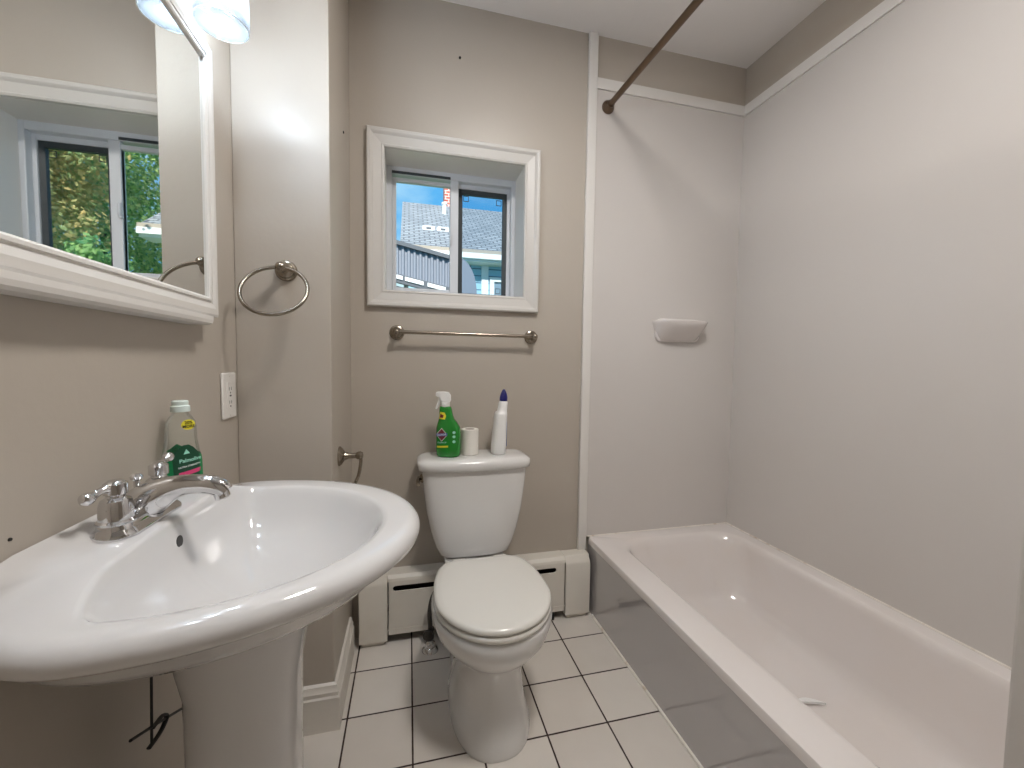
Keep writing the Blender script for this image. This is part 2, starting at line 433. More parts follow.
b = NB(); box(b, .216, .452, FY0+.030, FY0+.055, zt-.02, zt); box(b, .216, .452, FY0+.030, FY0+.055, zb, zb+.004); box(b, .442, .456, FY0+.028, FY0+.055, zb, zt)
obj('fixed_sash', b, 'vinyl', win, smooth=False)
obj('pane', bx(.235, .425, FY0+.043, FY0+.046, zb+.006, zt-.038), 'screen', rs, smooth=False)
for (x, z) in ((.252, zt-.058), (.405, zt-.062), (.405, zb+.026)):
    b = NB(); frame_rect(b, 'xz', x-.010, x+.010, z-.010, z+.010, .0025, [(0, 0), (0, .002), (1, .002), (1, 0)], FY0+.0425)
    obj('pane_clip', b, 'gasket', rs, smooth=False)

# ------------------------------------------------------------------ tub
tub = thing('bathtub', (1.19, 1.04, 0), 'long white built-in bathtub along the right wall under the surround panels', 'bathtub')
b = NB(); R = []
Y0, Y1 = YW, YB-.009; X0, X1 = .804, XR-.009; ZR = .337
R.append(rrect(1.04, 1.38, .75, 1.42, .052, .10))
R.append(rrect(1.00, 1.42, .66, 1.47, .056, .12))
R.append(rrect(.972, 1.447, .60, 1.515, .075, .13))
R.append(rrect(.955, 1.464, .575, 1.55, .11, .13))
R.append(rrect(.935, 1.484, .52, 1.60, .24, .125))
R.append(rrect(.929, 1.491, .505, 1.625, .305, .12))
R.append(rrect(.924, 1.496, .497, 1.637, .326, .118))
R.append(rrect(.917, 1.503, .49, 1.646, .334, .118))
R.append(rrect(.905, 1.515, .475, 1.66, .337, .112))
R.append(rrect(X0+.012, X1-.002, Y0+.002, Y1-.002, ZR, .012))
R.append(rrect(X0+.003, X1, Y0, Y1, ZR-.004, .010))
R.append(rrect(X0, X1, Y0, Y1, ZR-.012, .010))
R.append(rrect(X0, X1, Y0, Y1, ZR-.030, .010))
loft(b, R, True, False)
obj('tub_shell', b, 'tub', tub, ang=34)
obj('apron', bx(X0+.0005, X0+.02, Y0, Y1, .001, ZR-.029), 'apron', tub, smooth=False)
b = NB(); lathe(b, (1.21, .70, .0535), (0, 0, 1), [(.0, .0), (.034, .0), (.034, .003), (.028, .004), (.02, .002), (0, .002)], 28)
obj('drain', b, 'chrome', tub)
# sliver lying in the tub
b = NB(); pts = []
for i in range(9):
    t = i/8; pts.append((1.205+.085*t, 1.005-.035*t+.010*math.sin(PI*t), .0575+.006*t, .0010+.0085*math.sin(PI*min(1, t*1.05))))
rings = []
for x, y, z, h in pts:
    d = Vector((.38, .92, 0))
    rings.append([Vector((x, y, z-.001))-d*h, Vector((x, y, z-.001))+d*h, Vector((x, y, z+.005))+d*h*.9, Vector((x, y, z+.0055))-d*h*.9])
loft(b, rings)
tag(obj('plastic_sliver', b, 'white_plastic'), 'thin curved pale sliver lying on the floor of the bathtub', 'scrap')

# soap dish
sdish = thing('soap_dish', (1.236, YB-.009, 1.245), 'white moulded soap dish on the tub end wall', 'soap dish')
b = NB(); rings = []
yb = YB-.0085
for z, hw, dp, e in ((1.247, .085, .012, 3), (1.25, .098, .022, 3), (1.275, .112, .05, 3.2), (1.305, .122, .078, 3.2), (1.322, .128, .088, 3.4), (1.333, .131, .092, 3.6), (1.338, .130, .092, 3.6), (1.340, .126, .089, 3.6)):
    rings.append([Vector((1.236+hw*ssgn(math.cos(t), 2/e), yb-dp*abs(math.sin(t))**(2/e), z)) for t in [-PI*i/40 for i in range(41)]])
n = len(rings)
for z, hw, dp in ((1.336, .118, .081), (1.326, .11, .073)):
    rings.append([Vector((1.236+hw*ssgn(math.cos(t), .55), yb-.004-dp*abs(math.sin(t))**.55, z)) for t in [-PI*i/40 for i in range(41)]])
loft(b, rings)
obj('tray', b, 'tub', sdish)
b = NB(); rr = [Vector((p.x, yb, p.y)) for p in rrect(1.118, 1.356, 1.243, 1.352, 0, .03, 6)]
loft(b, [rr, [Vector((p.x, yb-.010, p.z)) for p in rr], [Vector((1.237+(p.x-1.237)*.96, yb-.014, 1.2975+(p.z-1.2975)*.92)) for p in rr]])
obj('flange', b, 'tub', sdish, ang=60)

# shower rod
rod = thing('shower_rod', (.846, YB-.009, 2.262), 'dark metal shower curtain rod high above the tub edge', 'shower rod')
b = NB(); A = Vector((.848, YB-.009, 2.262)); B = Vector((.842, YW-.006, 2.20)); d = (B-A).normalized()
tube(b, [A+d*.01, A+d*.62], .0125, 20); obj('outer_rod', b, 'bronze', rod)
b = NB(); tube(b, [A+d*.60, A+d*.605, B-d*.01], .0105, 20); obj('inner_rod', b, 'bronze', rod)
for p, s in ((A, 1), (B, -1)):
    b = NB(); lathe(b, p, d*s, [(0, 0), (.028, 0), (.029, .004), (.026, .012), (.019, .022), (.0155, .026), (.0155, .036), (0, .036)], 28); obj('flange', b, 'bronze', rod)

# ------------------------------------------------------------------ towel bar, ring, paper holder
bar = thing('towel_bar', (.23, YB, 1.248), 'brushed nickel towel bar on the wall below the window', 'towel bar')
def rosette(bm, p, ax, s=1.0):
    lathe(bm, p, ax, [(0, 0), (.029*s, 0), (.0295*s, .004*s), (.027*s, .009*s), (.0225*s, .011*s), (.021*s, .016*s), (.013*s, .022*s), (.0095*s, .030*s), (.0095*s, .046*s), (.0125*s, .050*s), (.0135*s, .056*s), (.0125*s, .063*s), (.008*s, .068*s), (0, .070*s)], 32)
for x, z in ((-.047, 1.249), (.515, 1.246)):
    b = NB(); rosette(b, (x, YB, z), (0, -1, 0)); obj('post', b, 'nickel', bar)
b = NB(); tube(b, [Vector((-.045, YB-.055, 1.249)), Vector((.513, YB-.055, 1.246))], .0075, 16); obj('rail', b, 'nickel', bar)

ring = thing('towel_ring', (-.338, YC, 1.38), 'round nickel towel ring on the boxed-out corner above the sink', 'towel ring')
b = NB(); rosette(b, (-.339, YC, 1.388), (0, -1, 0)); obj('post', b, 'nickel', ring)
b = NB(); cpt = Vector((-.343, 1.212, 1.318)); up = Vector((0, .045, .072)).normalized(); rr = .080
tube(b, [cpt+Vector((1, 0, 0))*(rr*math.cos(2*PI*i/64))+up*(rr*math.sin(2*PI*i/64)) for i in range(64)], .005, 12, closed=True)
obj('loop', b, 'nickel', ring)

tph = thing('paper_holder', (XC, 1.45, .82), 'nickel toilet paper holder on the side of the boxed-out corner', 'paper holder')
b = NB(); lathe(b, (XC, 1.43, .822), (1, 0, 0), [(0, 0), (.032, 0), (.032, .004), (.026, .010), (.014, .018), (.010, .030), (.009, .052), (.0125, .057), (.014, .066), (.010, .074), (0, .076)], 28)
obj('post', b, 'nickel', tph)
b = NB(); tube(b, spline([(XC+.066, 1.43, .814), (XC+.068, 1.427, .80), (XC+.062, 1.42, .76), (XC+.052, 1.41, .735), (XC+.050, 1.31, .732)], 6), .0055, 10)
obj('arm', b, 'nickel', tph)

# ------------------------------------------------------------------ baseboard heater
ht = thing('baseboard_heater', (.30, 1.69, 0), 'old cream baseboard heater running along the wall behind the toilet', 'heater')
HF, HB = 1.657, YB-.002
def capprof(f): return [(HB, .018), (f, .018), (f, .245), (f+.006, .258), (f+.016, .268), (f+.022, .281), (HB, .281)]
def cover(name, x0, x1, f=HF-.006):
    b = NB(); extrude_prof(b, capprof(f), 'x', x0, x1); o = obj(name, b, 'heater', ht, bevel=.003)
    obj('toe_plate', bx(x0+.012, x1-.012, f+.012, HB, .002, .018), 'heater', o, smooth=False)
    return o
cover('end_cap', -.190, -.082); cover('end_cap', .672, .788)
b = NB()
def stad(x0, x1, z, r): return [Vector((x1+r*math.cos(a), HF, z+r*math.sin(a))) for a in [-PI/2+PI*i/8 for i in range(9)]]+[Vector((x0-r*math.cos(a), HF, z-r*math.sin(a))) for a in [-PI/2+PI*i/8 for i in range(9)]]
plate_hole(b, [Vector((-.077, HF, .04)), Vector((.667, HF, .04)), Vector((.667, HF, .258)), Vector((-.077, HF, .258))], [stad(-.05, .618, .228, .0115)], Vector((0, .006, 0)))
extrude_prof(b, [(HF, .258), (HF+.006, .258), (HF+.02, .268), (HF+.022, .272), (HB, .276), (HB, .281), (HF+.016, .279), (HF+.003, .268)], 'x', -.081, .671)
box(b, -.081, .671, HF-.0015, HF, .058, .064)
obj('cover', b, 'heater', ht, smooth=False)
obj('back_plate', bx(-.081, .671, HB-.006, HB, .02, .274), 'dark', ht, smooth=False)
b = NB()
lathe(b, (-.081, HF+.036, .13), (1, 0, 0), [(.011, 0), (.011, .752)], 12)
for i in range(60): box(b, -.07+i*.0122, -.0688+i*.0122, HF+.012, HB-.008, .09, .17)
o = obj('fins', b, 'dark', ht, smooth=False)
obj('bracket', bx(.60, .625, HF+.004, HB-.002, .001, .04), 'black', ht, smooth=False)

# ------------------------------------------------------------------ toilet
TX = .2535
wc = thing('toilet', (TX, 1.4, 0), 'white two-piece toilet with its lid closed', 'toilet')
b = NB()
rings = [sell(TX+.002, 1.30, 0.001, .126, .218, .24, 2.4), sell(TX+.002, 1.30, .012, .128, .220, .24, 2.4), sell(TX+.002, 1.30, .045, .120, .211, .235, 2.3), sell(TX+.001, 1.30, .10, .110, .199, .23, 2.2),
         sell(TX, 1.29, .17, .104, .181, .23, 2.15), sell(TX, 1.28, .236, .105, .174, .24, 2.1), sell(TX, 1.268, .264, .120, .184, .245, 2.1), sell(TX, 1.252, .292, .148, .202, .25, 2.1),
         sell(TX, 1.245, .325, .174, .216, .25, 2.1), sell(TX, 1.24, .36, .184, .219, .25, 2.1), sell(TX, 1.24, .382, .187, .218, .25, 2.1), sell(TX, 1.24, .390, .183, .213, .245, 2.1)]
loft(b, rings)
# rear deck and trapway
rings = [[Vector((p.x, p.y, z)) for p in rrect(TX-w2, TX+w2, y0, y1, 0, .035, 6)] for z, w2, y0, y1 in ((.002, .10, 1.44, 1.60), (.10, .092, 1.42, 1.60), (.22, .092, 1.40, 1.62), (.30, .105, 1.38, 1.66), (.34, .118, 1.38, 1.685), (.368, .118, 1.38, 1.69), (.372, .114, 1.38, 1.686))]
loft(b, rings)
bowl = obj('bowl', b, 'porcelain', wc, ang=60)
for s in (-1, 1):
    b = NB(); lathe(b, (TX+s*.108, 1.38, .016), (s*.3, 0, 1), [(0, 0), (.013, 0), (.013, .008), (.009, .016), (0, .018)], 16); obj('bolt_cap', b, 'seat', wc)
def seatring(z, grow, back=1.44, cy=1.222):
    pts = []; n = 40
    fr = .203+grow
    for i in range(n+1):
        a = PI+PI*i/n
        pts.append(Vector((TX+(.178+grow)*math.cos(a), cy+fr*math.sin(a), z)))
    m = 16
    for i in range(1, m+1):
        t = i/m; ww = .104+.074*math.sqrt(max(0, 1-t**2.2))+grow
        pts.append(Vector((TX+ww, cy+(back+grow-cy)*t, z)))
    for i in range(m, 0, -1):
        t = i/m; ww = .104+.074*math.sqrt(max(0, 1-t**2.2))+grow
        pts.append(Vector((TX-ww, cy+(back+grow-cy)*t, z)))
    return pts
b = NB(); loft(b, [seatring(.3915, -.008), seatring(.394, 0), seatring(.402, .003), seatring(.409, 0), seatring(.411, -.006)])
obj('seat', b, 'seat', wc, ang=60)
b = NB(); loft(b, [seatring(.4125, -.008), seatring(.4145, -.001), seatring(.421, .002), seatring(.428, -.001), seatring(.432, -.009), seatring(.434, -.024), seatring(.4355, -.06), seatring(.436, -.10)])
obj('lid', b, 'seat', wc, ang=60)
for s in (-1, 1): obj('hinge', bx(TX+s*.075-.028, TX+s*.075+.028, 1.432, 1.468, .371, .420), 'seat', wc, bevel=.006)
# tank
b = NB()
def tring(z, hw, y0, y1, e=5, bulge=.012):
    r = sell(TX, (y0+y1)/2, z, hw, (y1-y0)/2, (y1-y0)/2, e)
    return [Vector((p.x, p.y-bulge*(1-((p.x-TX)/hw)**2)*(1 if p.y < (y0+y1)/2 else 0), p.z)) for p in r]
loft(b, [tring(.376, .118, 1.572, 1.70, 6), tring(.379, .128, 1.563, 1.705, 6), tring(.388, .138, 1.556, 1.71, 6), tring(.42, .153, 1.550, 1.715, 6), tring(.48, .172, 1.546, 1.718, 6), tring(.56, .189, 1.543, 1.72, 6), tring(.65, .200, 1.540, 1.72, 6), tring(.727, .2065, 1.538, 1.72, 6)])
obj('tank', b, 'porcelain', wc, ang=60)
b = NB()
loft(b, [tring(.722, .215, 1.532, 1.724), tring(.725, .221, 1.527, 1.726), tring(.745, .223, 1.524, 1.7275), tring(.756, .221, 1.527, 1.726), tring(.763, .206, 1.535, 1.72), tring(.7665, .19, 1.55, 1.71), tring(.768, .15, 1.58, 1.69)])
obj('tank_lid', b, 'porcelain', wc, ang=60)
fl = NB(); lathe(fl, (TX-.200, 1.585, .690), (-1, 0, 0), [(0, 0), (.017, 0), (.018, .004), (.014, .010), (.009, .013), (.009, .022), (0, .024)], 24)
fo = obj('flush_handle', fl, 'nickel', wc)
b = NB(); tube(b, [Vector((TX-.218, 1.585, .690)), Vector((TX-.220, 1.56, .688)), Vector((TX-.220, 1.53, .682))], .0065, 10); obj('lever', b, 'nickel', fo)

# supply line
sp_ = thing('water_supply', (.082, 1.59, 0), 'dark hose and chrome valve rising from the floor left of the toilet', 'valve')
b = NB(); lathe(b, (.082, 1.592, .001), (0, 0, 1), [(0, 0), (.033, 0), (.031, .006), (.022, .014), (.019, .03), (.012, .036), (.010, .042), (0, .042)], 24); obj('escutcheon', b, 'chrome', sp_)
b = NB(); tube(b, [Vector((.082, 1.592, .04)), Vector((.082, 1.592, .10))], .009, 12); lathe(b, (.082, 1.592, .075), (-.3, -1, 0), [(.012, -.02), (.012, .016), (.020, .018), (.022, .03), (.015, .034), (0, .034)], 16); obj('valve', b, 'hose', sp_)
b = NB(); tube(b, spline([(.082, 1.592, .10), (.080, 1.595, .15), (.092, 1.60, .21), (.125, 1.60, .27), (.143, 1.61, .33), (.147, 1.625, .373)], 6), .009, 12); obj('hose', b, 'hose', sp_)

# ------------------------------------------------------------------ items on the tank
def surf_obj(fn, u0, u1, v0, v1, nu, nv):
    b = NB(); g = [[b.verts.new(fn(u0+(u1-u0)*i/nu, v0+(v1-v0)*j/nv)) for i in range(nu+1)] for j in range(nv+1)]
    for j in range(nv):
        for i in range(nu): b.faces.new((g[j][i], g[j][i+1], g[j+1][i+1], g[j+1][i]))
    return b
class Bottle:
    """oval bottle: levels (z, rx, ry, ox) in its own frame; facing = angle of the -y' (label) direction"""
    def __init__(s, base, lv, e, rot): s.base = Vector(base); s.lv = lv; s.e = e; s.rot = rot
    def at(s, z):
        L_ = s.lv
        for a, c in zip(L_, L_[1:]):
            if a[0] <= z <= c[0]:
                t = (z-a[0])/max(1e-6, c[0]-a[0]); return [a[k]+(c[k]-a[k])*t for k in range(1, 4)]
        return L_[-1][1:4] if z > L_[-1][0] else L_[0][1:4]
    def w(s, x, y, z):
        c, q = math.cos(s.rot), math.sin(s.rot); return s.base+Vector((x*c-y*q, x*q+y*c, z))
    def mesh(s, n=40):
        b = NB(); rs = []
        for z, rx, ry, ox in s.lv: rs.append([s.w(p.x, p.y, p.z) for p in sell(ox, 0, z, rx, ry, ry, s.e, n)])
        return loft(b, rs)
    def front(s, x, z, off=.0006):
        rx, ry, ox = s.at(z); t = max(-1, min(1, (x-ox)/(rx)))
        y = -ry*(max(0, 1-abs(t)**s.e))**(1/s.e)
        # outward offset
        return s.w(x*(1+off/rx*abs(t)), y-off, z)
    def patch(s, poly, off=.0006, sub=0):
        """filled polygon in (x,z) conformed to the front"""
        b = NB(); vs = [b.verts.new((p[0], 0, p[1])) for p in poly]; b.faces.new(vs)
        bmesh.ops.triangulate(b, faces=b.faces)
        for _ in range(sub): bmesh.ops.subdivide_edges(b, edges=b.edges, cuts=1, use_grid_fill=True)
        for v in b.verts: v.co = s.front(v.co.x, v.co.z, off)
        return b
    def text(s, txt, x, z, size, off=.0012, shear=0, slope=0, sx=1):
        vs, fs = text_verts(txt, size, shear=shear); b = NB()
        bv = [b.verts.new(s.front(x+p[0]*sx, z+p[1]+slope*p[0], off)) for p in vs]
        for f in fs:
            try: b.faces.new([bv[i] for i in f])
            except ValueError: pass
        return b
ZT = .7686
# green spray bottle
spb = thing('spray_bottle', (.150, 1.600, ZT), 'green spray bottle with white trigger head on the toilet tank', 'spray bottle')
BT = Bottle((.150, 1.600, ZT), [(0, .040, .026, 0), (.006, .046, .030, 0), (.03, .048, .031, 0), (.09, .048, .031, 0), (.113, .046, .030, -.001), (.131, .038, .027, -.004), (.146, .030, .024, -.008), (.162, .026, .021, -.010), (.182, .024, .019, -.012), (.192, .022, .018, -.013), (.195, .016, .016, -.013)], 2.6, -.28)
bo = obj('bottle', BT.mesh(), 'bottle_green', spb, ang=60)
cx_ = -.013
b = NB(); lathe(b, BT.w(cx_, 0, .192), (0, 0, 1), [(0, 0), (.0165, 0), (.0175, .002), (.0175, .016), (.015, .019), (0, .019)], 24); obj('collar', b, 'white_plastic', spb)
b = NB(); hp = [(cx_+.017, .219), (cx_+.020, .226), (cx_+.019, .246), (cx_+.010, .257), (cx_-.006, .259), (cx_-.034, .258), (cx_-.036, .252), (cx_-.036, .243), (cx_-.030, .240), (cx_-.020, .237), (cx_-.016, .228), (cx_-.014, .219)]
hr = [[BT.w(x, y, z) for x, z in hp] for y in (-.012, -.010, .010, .012)]
hr = [[BT.w(cx_-.008+(x-cx_+.008)*k, y, .231+(z-.239)*k) for x, z in hp] for y, k in ((-.0125, .9), (-.0105, 1), (.0105, 1), (.0125, .9))]
loft(b, hr); obj('trigger_head', b, 'white_plastic', spb, ang=40)
b = NB(); tube(b, [Vector((*BT.w(p[0], p[1], p[2]-.008), p[3])) for p in ((cx_-.018, 0, .238, .0055), (cx_-.024, 0, .222, .0055), (cx_-.030, 0, .205, .005), (cx_-.036, 0, .192, .0035))], .005, 10); obj('trigger', b, 'white_plastic', spb)
def dia(x, z, w2, h2): return [(x-w2, z), (x, z-h2), (x+w2, z), (x, z+h2)]
obj('label', BT.patch(dia(-.021, .088, .023, .026), .0006, 3), 'lbl_white', bo)
obj('label', BT.patch(dia(-.021, .088, .0205, .0232), .0010, 3), 'lbl_red', bo)
obj('label', BT.patch([(-.042, .081), (.001, .085), (.001, .095), (-.042, .091)], .0014, 3), 'lbl_blue', bo)
obj('lettering', BT.text('CLOROX', -.0205, .088, .0095, .0019, slope=.10, sx=.92), 'lbl_white', bo)
obj('lettering', BT.text('CLEAN-UP', -.020, .058, .0075, slope=.04), 'lbl_mint', bo)
obj('label', BT.patch([(-.040, .037), (.004, .040), (.004, .047), (-.040, .044)], .0006, 3), 'lbl_yellow', bo)
obj('label', BT.patch([(-.034, .148), (-.010, .146), (-.006, .160), (-.012, .172), (-.030, .174)], .0006, 3), 'lbl_yellow', bo)
obj('label', BT.patch([(-.030, .153), (-.018, .152), (-.015, .162), (-.028, .167)], .0010, 2), 'lbl_red', bo)
for z in (.097, .081, .062):
    obj('label', BT.patch([(.026+.006*math.cos(2*PI*i/10), z+.0055*math.sin(2*PI*i/10)) for i in range(10)], .0008, 1), 'lbl_mint', bo)

# paper roll
pr = thing('toilet_roll', (.236, 1.622, ZT), 'white toilet paper roll standing on end on the tank lid', 'toilet roll')
b = NB(); lathe(b, (.236, 1.622, ZT), (0, 0, 1), [(.020, .001), (.033, .0), (.0345, .002), (.0345, .030), (.0338, .0305), (.0345, .031), (.0345, .099), (.033, .101), (.020, .1005), (.0195, .09), (.0195, .02), (.020, .001)], 40)
obj('paper', b, 'paper', pr)
b = NB(); lathe(b, (.236, 1.622, ZT), (0, 0, 1), [(.0195, .002), (.0195, .1), (.0185, .1), (.0185, .002)], 32); obj('core', b, 'tan_edge', pr)

# toilet cleaner bottle with bent neck
clb = thing('cleaner_bottle', (.355, 1.615, ZT), 'white angle-necked cleaner bottle with dark blue cap on the tank', 'cleaner bottle')
b = NB(); rings = []
for z, rx, ry, ox in ((0, .025, .034, -.002), (.004, .028, .037, -.002), (.03, .0285, .037, -.001), (.09, .027, .036, .002), (.14, .0255, .033, .005), (.160, .0245, .031, .007), (.168, .0225, .026, .009), (.172, .0195, .021, .012), (.19, .018, .019, .015), (.208, .017, .017, .017), (.2115, .014, .014, .0175)):
    rings.append(sell(.353+ox, 1.615, ZT+z, rx, ry, ry, 2.8, 36))
loft(b, rings); bo2 = obj('bottle', b, 'white_plastic', clb, ang=60)
b = NB(); lathe(b, (.3705, 1.615, ZT+.2115), (.03, 0, 1), [(0, 0), (.0145, 0), (.0165, .006), (.0160, .016), (.0125, .030), (.007, .042), (.0045, .047), (0, .048)], 24); obj('cap', b, 'blue', clb)
b = NB(); box(b, .3815, .3823, 1.597, 1.632, ZT+.03, ZT+.13); obj('label', b, 'lbl_blue', bo2, smooth=False)

# ------------------------------------------------------------------ sink
SX, SY = -.30, .790
sk = thing('pedestal_sink', (-.30, SY, 0), 'white oval pedestal sink against the left wall below the mirror', 'sink')
WXs = XL+.0015
def out_pt(t, inset=0):
    """outline of the basin by angle about (-.26,SY)"""
    return None
NS = 128
def outline(sx, sy, cx, back, e=2.0):
    """closed polygon list: half ellipse toward +x from centre cx, straight sides back to x=back"""
    pts = []
    for i in range(400):
        a = -PI/2+PI*i/399
        pts.append((cx+sx*ssgn(math.cos(a), 2/e), SY+sy*ssgn(math.sin(a), 2/e)))
    nar = lambda i: sy*(1-.20*(i/60)**2*abs(back-cx)/.136)
    for i in range(1, 60): pts.append((cx+(back-cx)*i/60, SY+nar(i)))
    for i in range(0, 121): pts.append((back, SY+nar(60)*(1-2*i/120)))
    for i in range(59, 0, -1): pts.append((cx+(back-cx)*i/60, SY-nar(i)))
    return pts
OC = (-.255, SY)
def cast(poly, n=NS):
    res = []
    ang = [(math.atan2(p[1]-OC[1], p[0]-OC[0]), math.hypot(p[0]-OC[0], p[1]-OC[1])) for p in poly]
    ang.sort(); m = len(ang)
    import bisect
    keys = [a[0] for a in ang]
    for i in range(n):
        t = -PI+2*PI*(i+.5)/n
        k = bisect.bisect(keys, t); a0 = ang[k-1]; a1 = ang[k % m]
        ta, tb = a0[0], a1[0]
        if k == 0: ta -= 2*PI
        if k == m: tb += 2*PI
        u = (t-ta)/max(1e-9, tb-ta); r = a0[1]+(a1[1]-a0[1])*u
        res.append((OC[0]+r*math.cos(t), OC[1]+r*math.sin(t)))
    return res
def inner_poly(g=0):
    pts = []
    for i in range(800):
        a = 2*PI*i/800; c, s = math.cos(a), math.sin(a)
        if c >= 0: pts.append((-.305+(.257-g)*c, SY-.016+(.240-g)*s))
        else: pts.append((-.305+(.068-g*.6)*ssgn(c, .46), SY-.016+(.240-g)*ssgn(s, .5)))
    return pts
def deckz(x, y): return .850+(.0245*sstep(-.31, -.385, x)+.020*sstep(-.448, -.466, x))*(1-sstep(.17, .27, abs(y-SY)))
b = NB(); rings = []
def ring_poly(poly, z): rings.append([Vector((x, y, z)) for x, y in cast(poly)])
# bowl interior from drain outward
inn = cast(inner_poly(0)); DC = (-.245, SY-.005)
def mixr(k, zz, cx=DC[0], ex=1):
    rings.append([Vector((cx+(x-cx)*k, DC[1]+(y-DC[1])*k, zz)) for x, y in inn])
mixr(.10, .708); mixr(.30, .717); mixr(.50, .733); mixr(.66, .753); mixr(.78, .775); mixr(.87, .799); mixr(.93, .822)
inn2 = cast(inner_poly(.006)); inn3 = cast(inner_poly(-.004)); inn4 = cast(inner_poly(-.012))
rings.append([Vector((x, y, deckz(x, y)-.014)) for x, y in inn2])
rings.append([Vector((x, y, deckz(x, y)-.005)) for x, y in inn])
rings.append([Vector((x, y, deckz(x, y)-.001)) for x, y in inn3])
rings.append([Vector((x, y, deckz(x, y))) for x, y in inn4])
o1 = cast(outline(.329, .277, -.335, WXs))
o_in = [(a[0]*.5+c[0]*.5, a[1]*.5+c[1]*.5) for a, c in zip(inn4, o1)]
rings.append([Vector((x, y, deckz(x, y))) for x, y in o_in])
rings.append([Vector((x, y, deckz(x, y))) for x, y in o1])
for sx, sy, dz in ((.340, .288, -.0015), (.348, .296, -.006), (.354, .302, -.014), (.3555, .3035, -.022), (.3535, .3015, -.031), (.346, .294, -.038), (.335, .284, -.042), (.325, .276, -.045)):
    rings.append([Vector((x, y, deckz(x, y)*(1 if dz > -.03 else .0)+(0 if dz > -.03 else .850)+dz)) for x, y in cast(outline(sx, sy, -.335, WXs))])
for sx, sy, z in ((.316, .268, .797), (.304, .256, .780), (.282, .232, .758), (.242, .192, .736), (.205, .155, .713), (.172, .126, .692), (.145, .10, .672)):
    rings.append([Vector((x, y, z)) for x, y in cast(outline(sx, sy, -.335, max(WXs, -.335-sx*1.2) if z < .76 else WXs))])
loft(b, rings)
basin = obj('basin', b, 'basin', sk, ang=70)
b = NB(); lathe(b, (DC[0], DC[1], .7085), (0, 0, 1), [(0, 0), (.024, 0), (.026, .002), (.024, .004), (.017, .003), (.015, .006), (.012, .0085), (0, .009)], 28); obj('drain', b, 'chrome', basin)
# overflow hole
b = NB(); p = Vector((-.3672, .776, .836)); lathe(b, p, (1, 0, .10), [(0, -.006), (.0095, -.006), (.0095, .0012), (.005, .0016), (0, .0016)], 24); obj('overflow', b, 'black', basin)
b = NB(); rings = []
for z, rx, ry in ((.002, .115, .120), (.02, .115, .120), (.05, .102, .104), (.10, .088, .090), (.25, .080, .081), (.45, .080, .081), (.60, .084, .085), (.655, .093, .096), (.68, .098, .101), (.70, .103, .106)):
    rings.append(sell(-.271, .776, z, rx, ry, ry, 3.2 if z < .6 else (2.7 if z < .67 else 2.2), 64))
loft(b, rings, True, False); obj('pedestal', b, 'basin', sk, ang=60)

# pop-up rod behind the pedestal
pu = thing('popup_linkage', (-.44, .80, .48), 'thin black drain linkage rod hanging under the sink by the wall', 'linkage')
b = NB(); tube(b, [Vector((-.425, .80, .665)), Vector((-.425, .80, .60)), Vector((-.425, .795, .483))], .0022, 8); obj('rod', b, 'black', pu)
b = NB(); tube(b, [Vector((-.425, .742, .535)), Vector((-.425, .80, .507)), Vector((-.425, .90, .456))], .0025, 8); obj('pivot', b, 'black', pu)
b = NB(); tube(b, spline([(-.424, .796, .506), (-.424, .826, .503), (-.424, .838, .490), (-.424, .818, .480), (-.424, .785, .481)], 6), .0042, 8, flat=.6); obj('clip', b, 'black', pu)

# ------------------------------------------------------------------ faucet
FX, FY, FZ = -.419, .774, .8747
fa = thing('faucet', (FX, FY, FZ), 'chrome two-handle faucet on the sink deck', 'faucet')
def stadium(cx, cy, z, hl, r, n=48):
    pts = []
    for i in range(n):
        a = 2*PI*i/n; pts.append(Vector((cx+r*math.cos(a), cy+r*math.sin(a)+(hl if math.sin(a) > 0 else -hl), z)))
    return pts
b = NB(); loft(b, [stadium(FX, FY, FZ+z, .054, r) for z, r in ((0, .0295), (.003, .030), (.007, .029), (.012, .024), (.015, .023), (.020, .022), (.022, .020))])
obj('base', b, 'chrome', fa, ang=50)
for s in (-1, 1):
    hy = FY+s*.054
    b = NB(); lathe(b, (FX, hy, FZ+.020), (0, 0, 1), [(0, 0), (.0235, 0), (.0235, .003), (.0205, .006), (.0198, .026), (.0175, .034), (.0115, .038), (.011, .041), (.0140, .043), (.0140, .058), (.0115, .060), (.0080, .063), (0, .064)], 28)
    h = obj('handle', b, 'chrome', fa)
    d = Vector((-.35, -1, 0)).normalized() if s < 0 else Vector((-.10, 1, 0)).normalized()
    q = Vector((FX, hy, FZ+.086 if s < 0 else FZ+.064))
    pts = [(0.008, -.014, .0085), (.014, -.013, .0065), (.021, -.014, .005), (.029, -.017, .0058), (.035, -.019, .0086), (.041, -.020, .0086), (.045, -.021, .005), (.047, -.021, .0015)]
    up_ = 0 if s < 0 else 1
    b = NB(); tube(b, spline([(*(q+d*a+Vector((0, 0, c*(1 if s < 0 else -1)))), r) for a, c, r in pts], 4), .005, 14); obj('lever', b, 'chrome', h)
b = NB()
sp_pts = [(FX+.001, FY, FZ+.014, .0255), (FX+.007, FY, FZ+.029, .0260), (FX+.024, FY, FZ+.041, .0225), (FX+.044, FY, FZ+.051, .0178), (FX+.068, FY, FZ+.056, .0142), (FX+.094, FY, FZ+.055, .0138), (FX+.112, FY, FZ+.049, .0135), (FX+.121, FY, FZ+.040, .012)]
tube(b, spline(sp_pts, 6), .01, 24, flat=1.15); obj('spout', b, 'chrome', fa, ang=60)
b = NB(); lathe(b, (FX+.114, FY, FZ+.041), (.35, 0, -1), [(0, 0), (.0115, 0), (.0115, .010), (.009, .012), (0, .012)], 20); obj('aerator', b, 'chrome', fa)
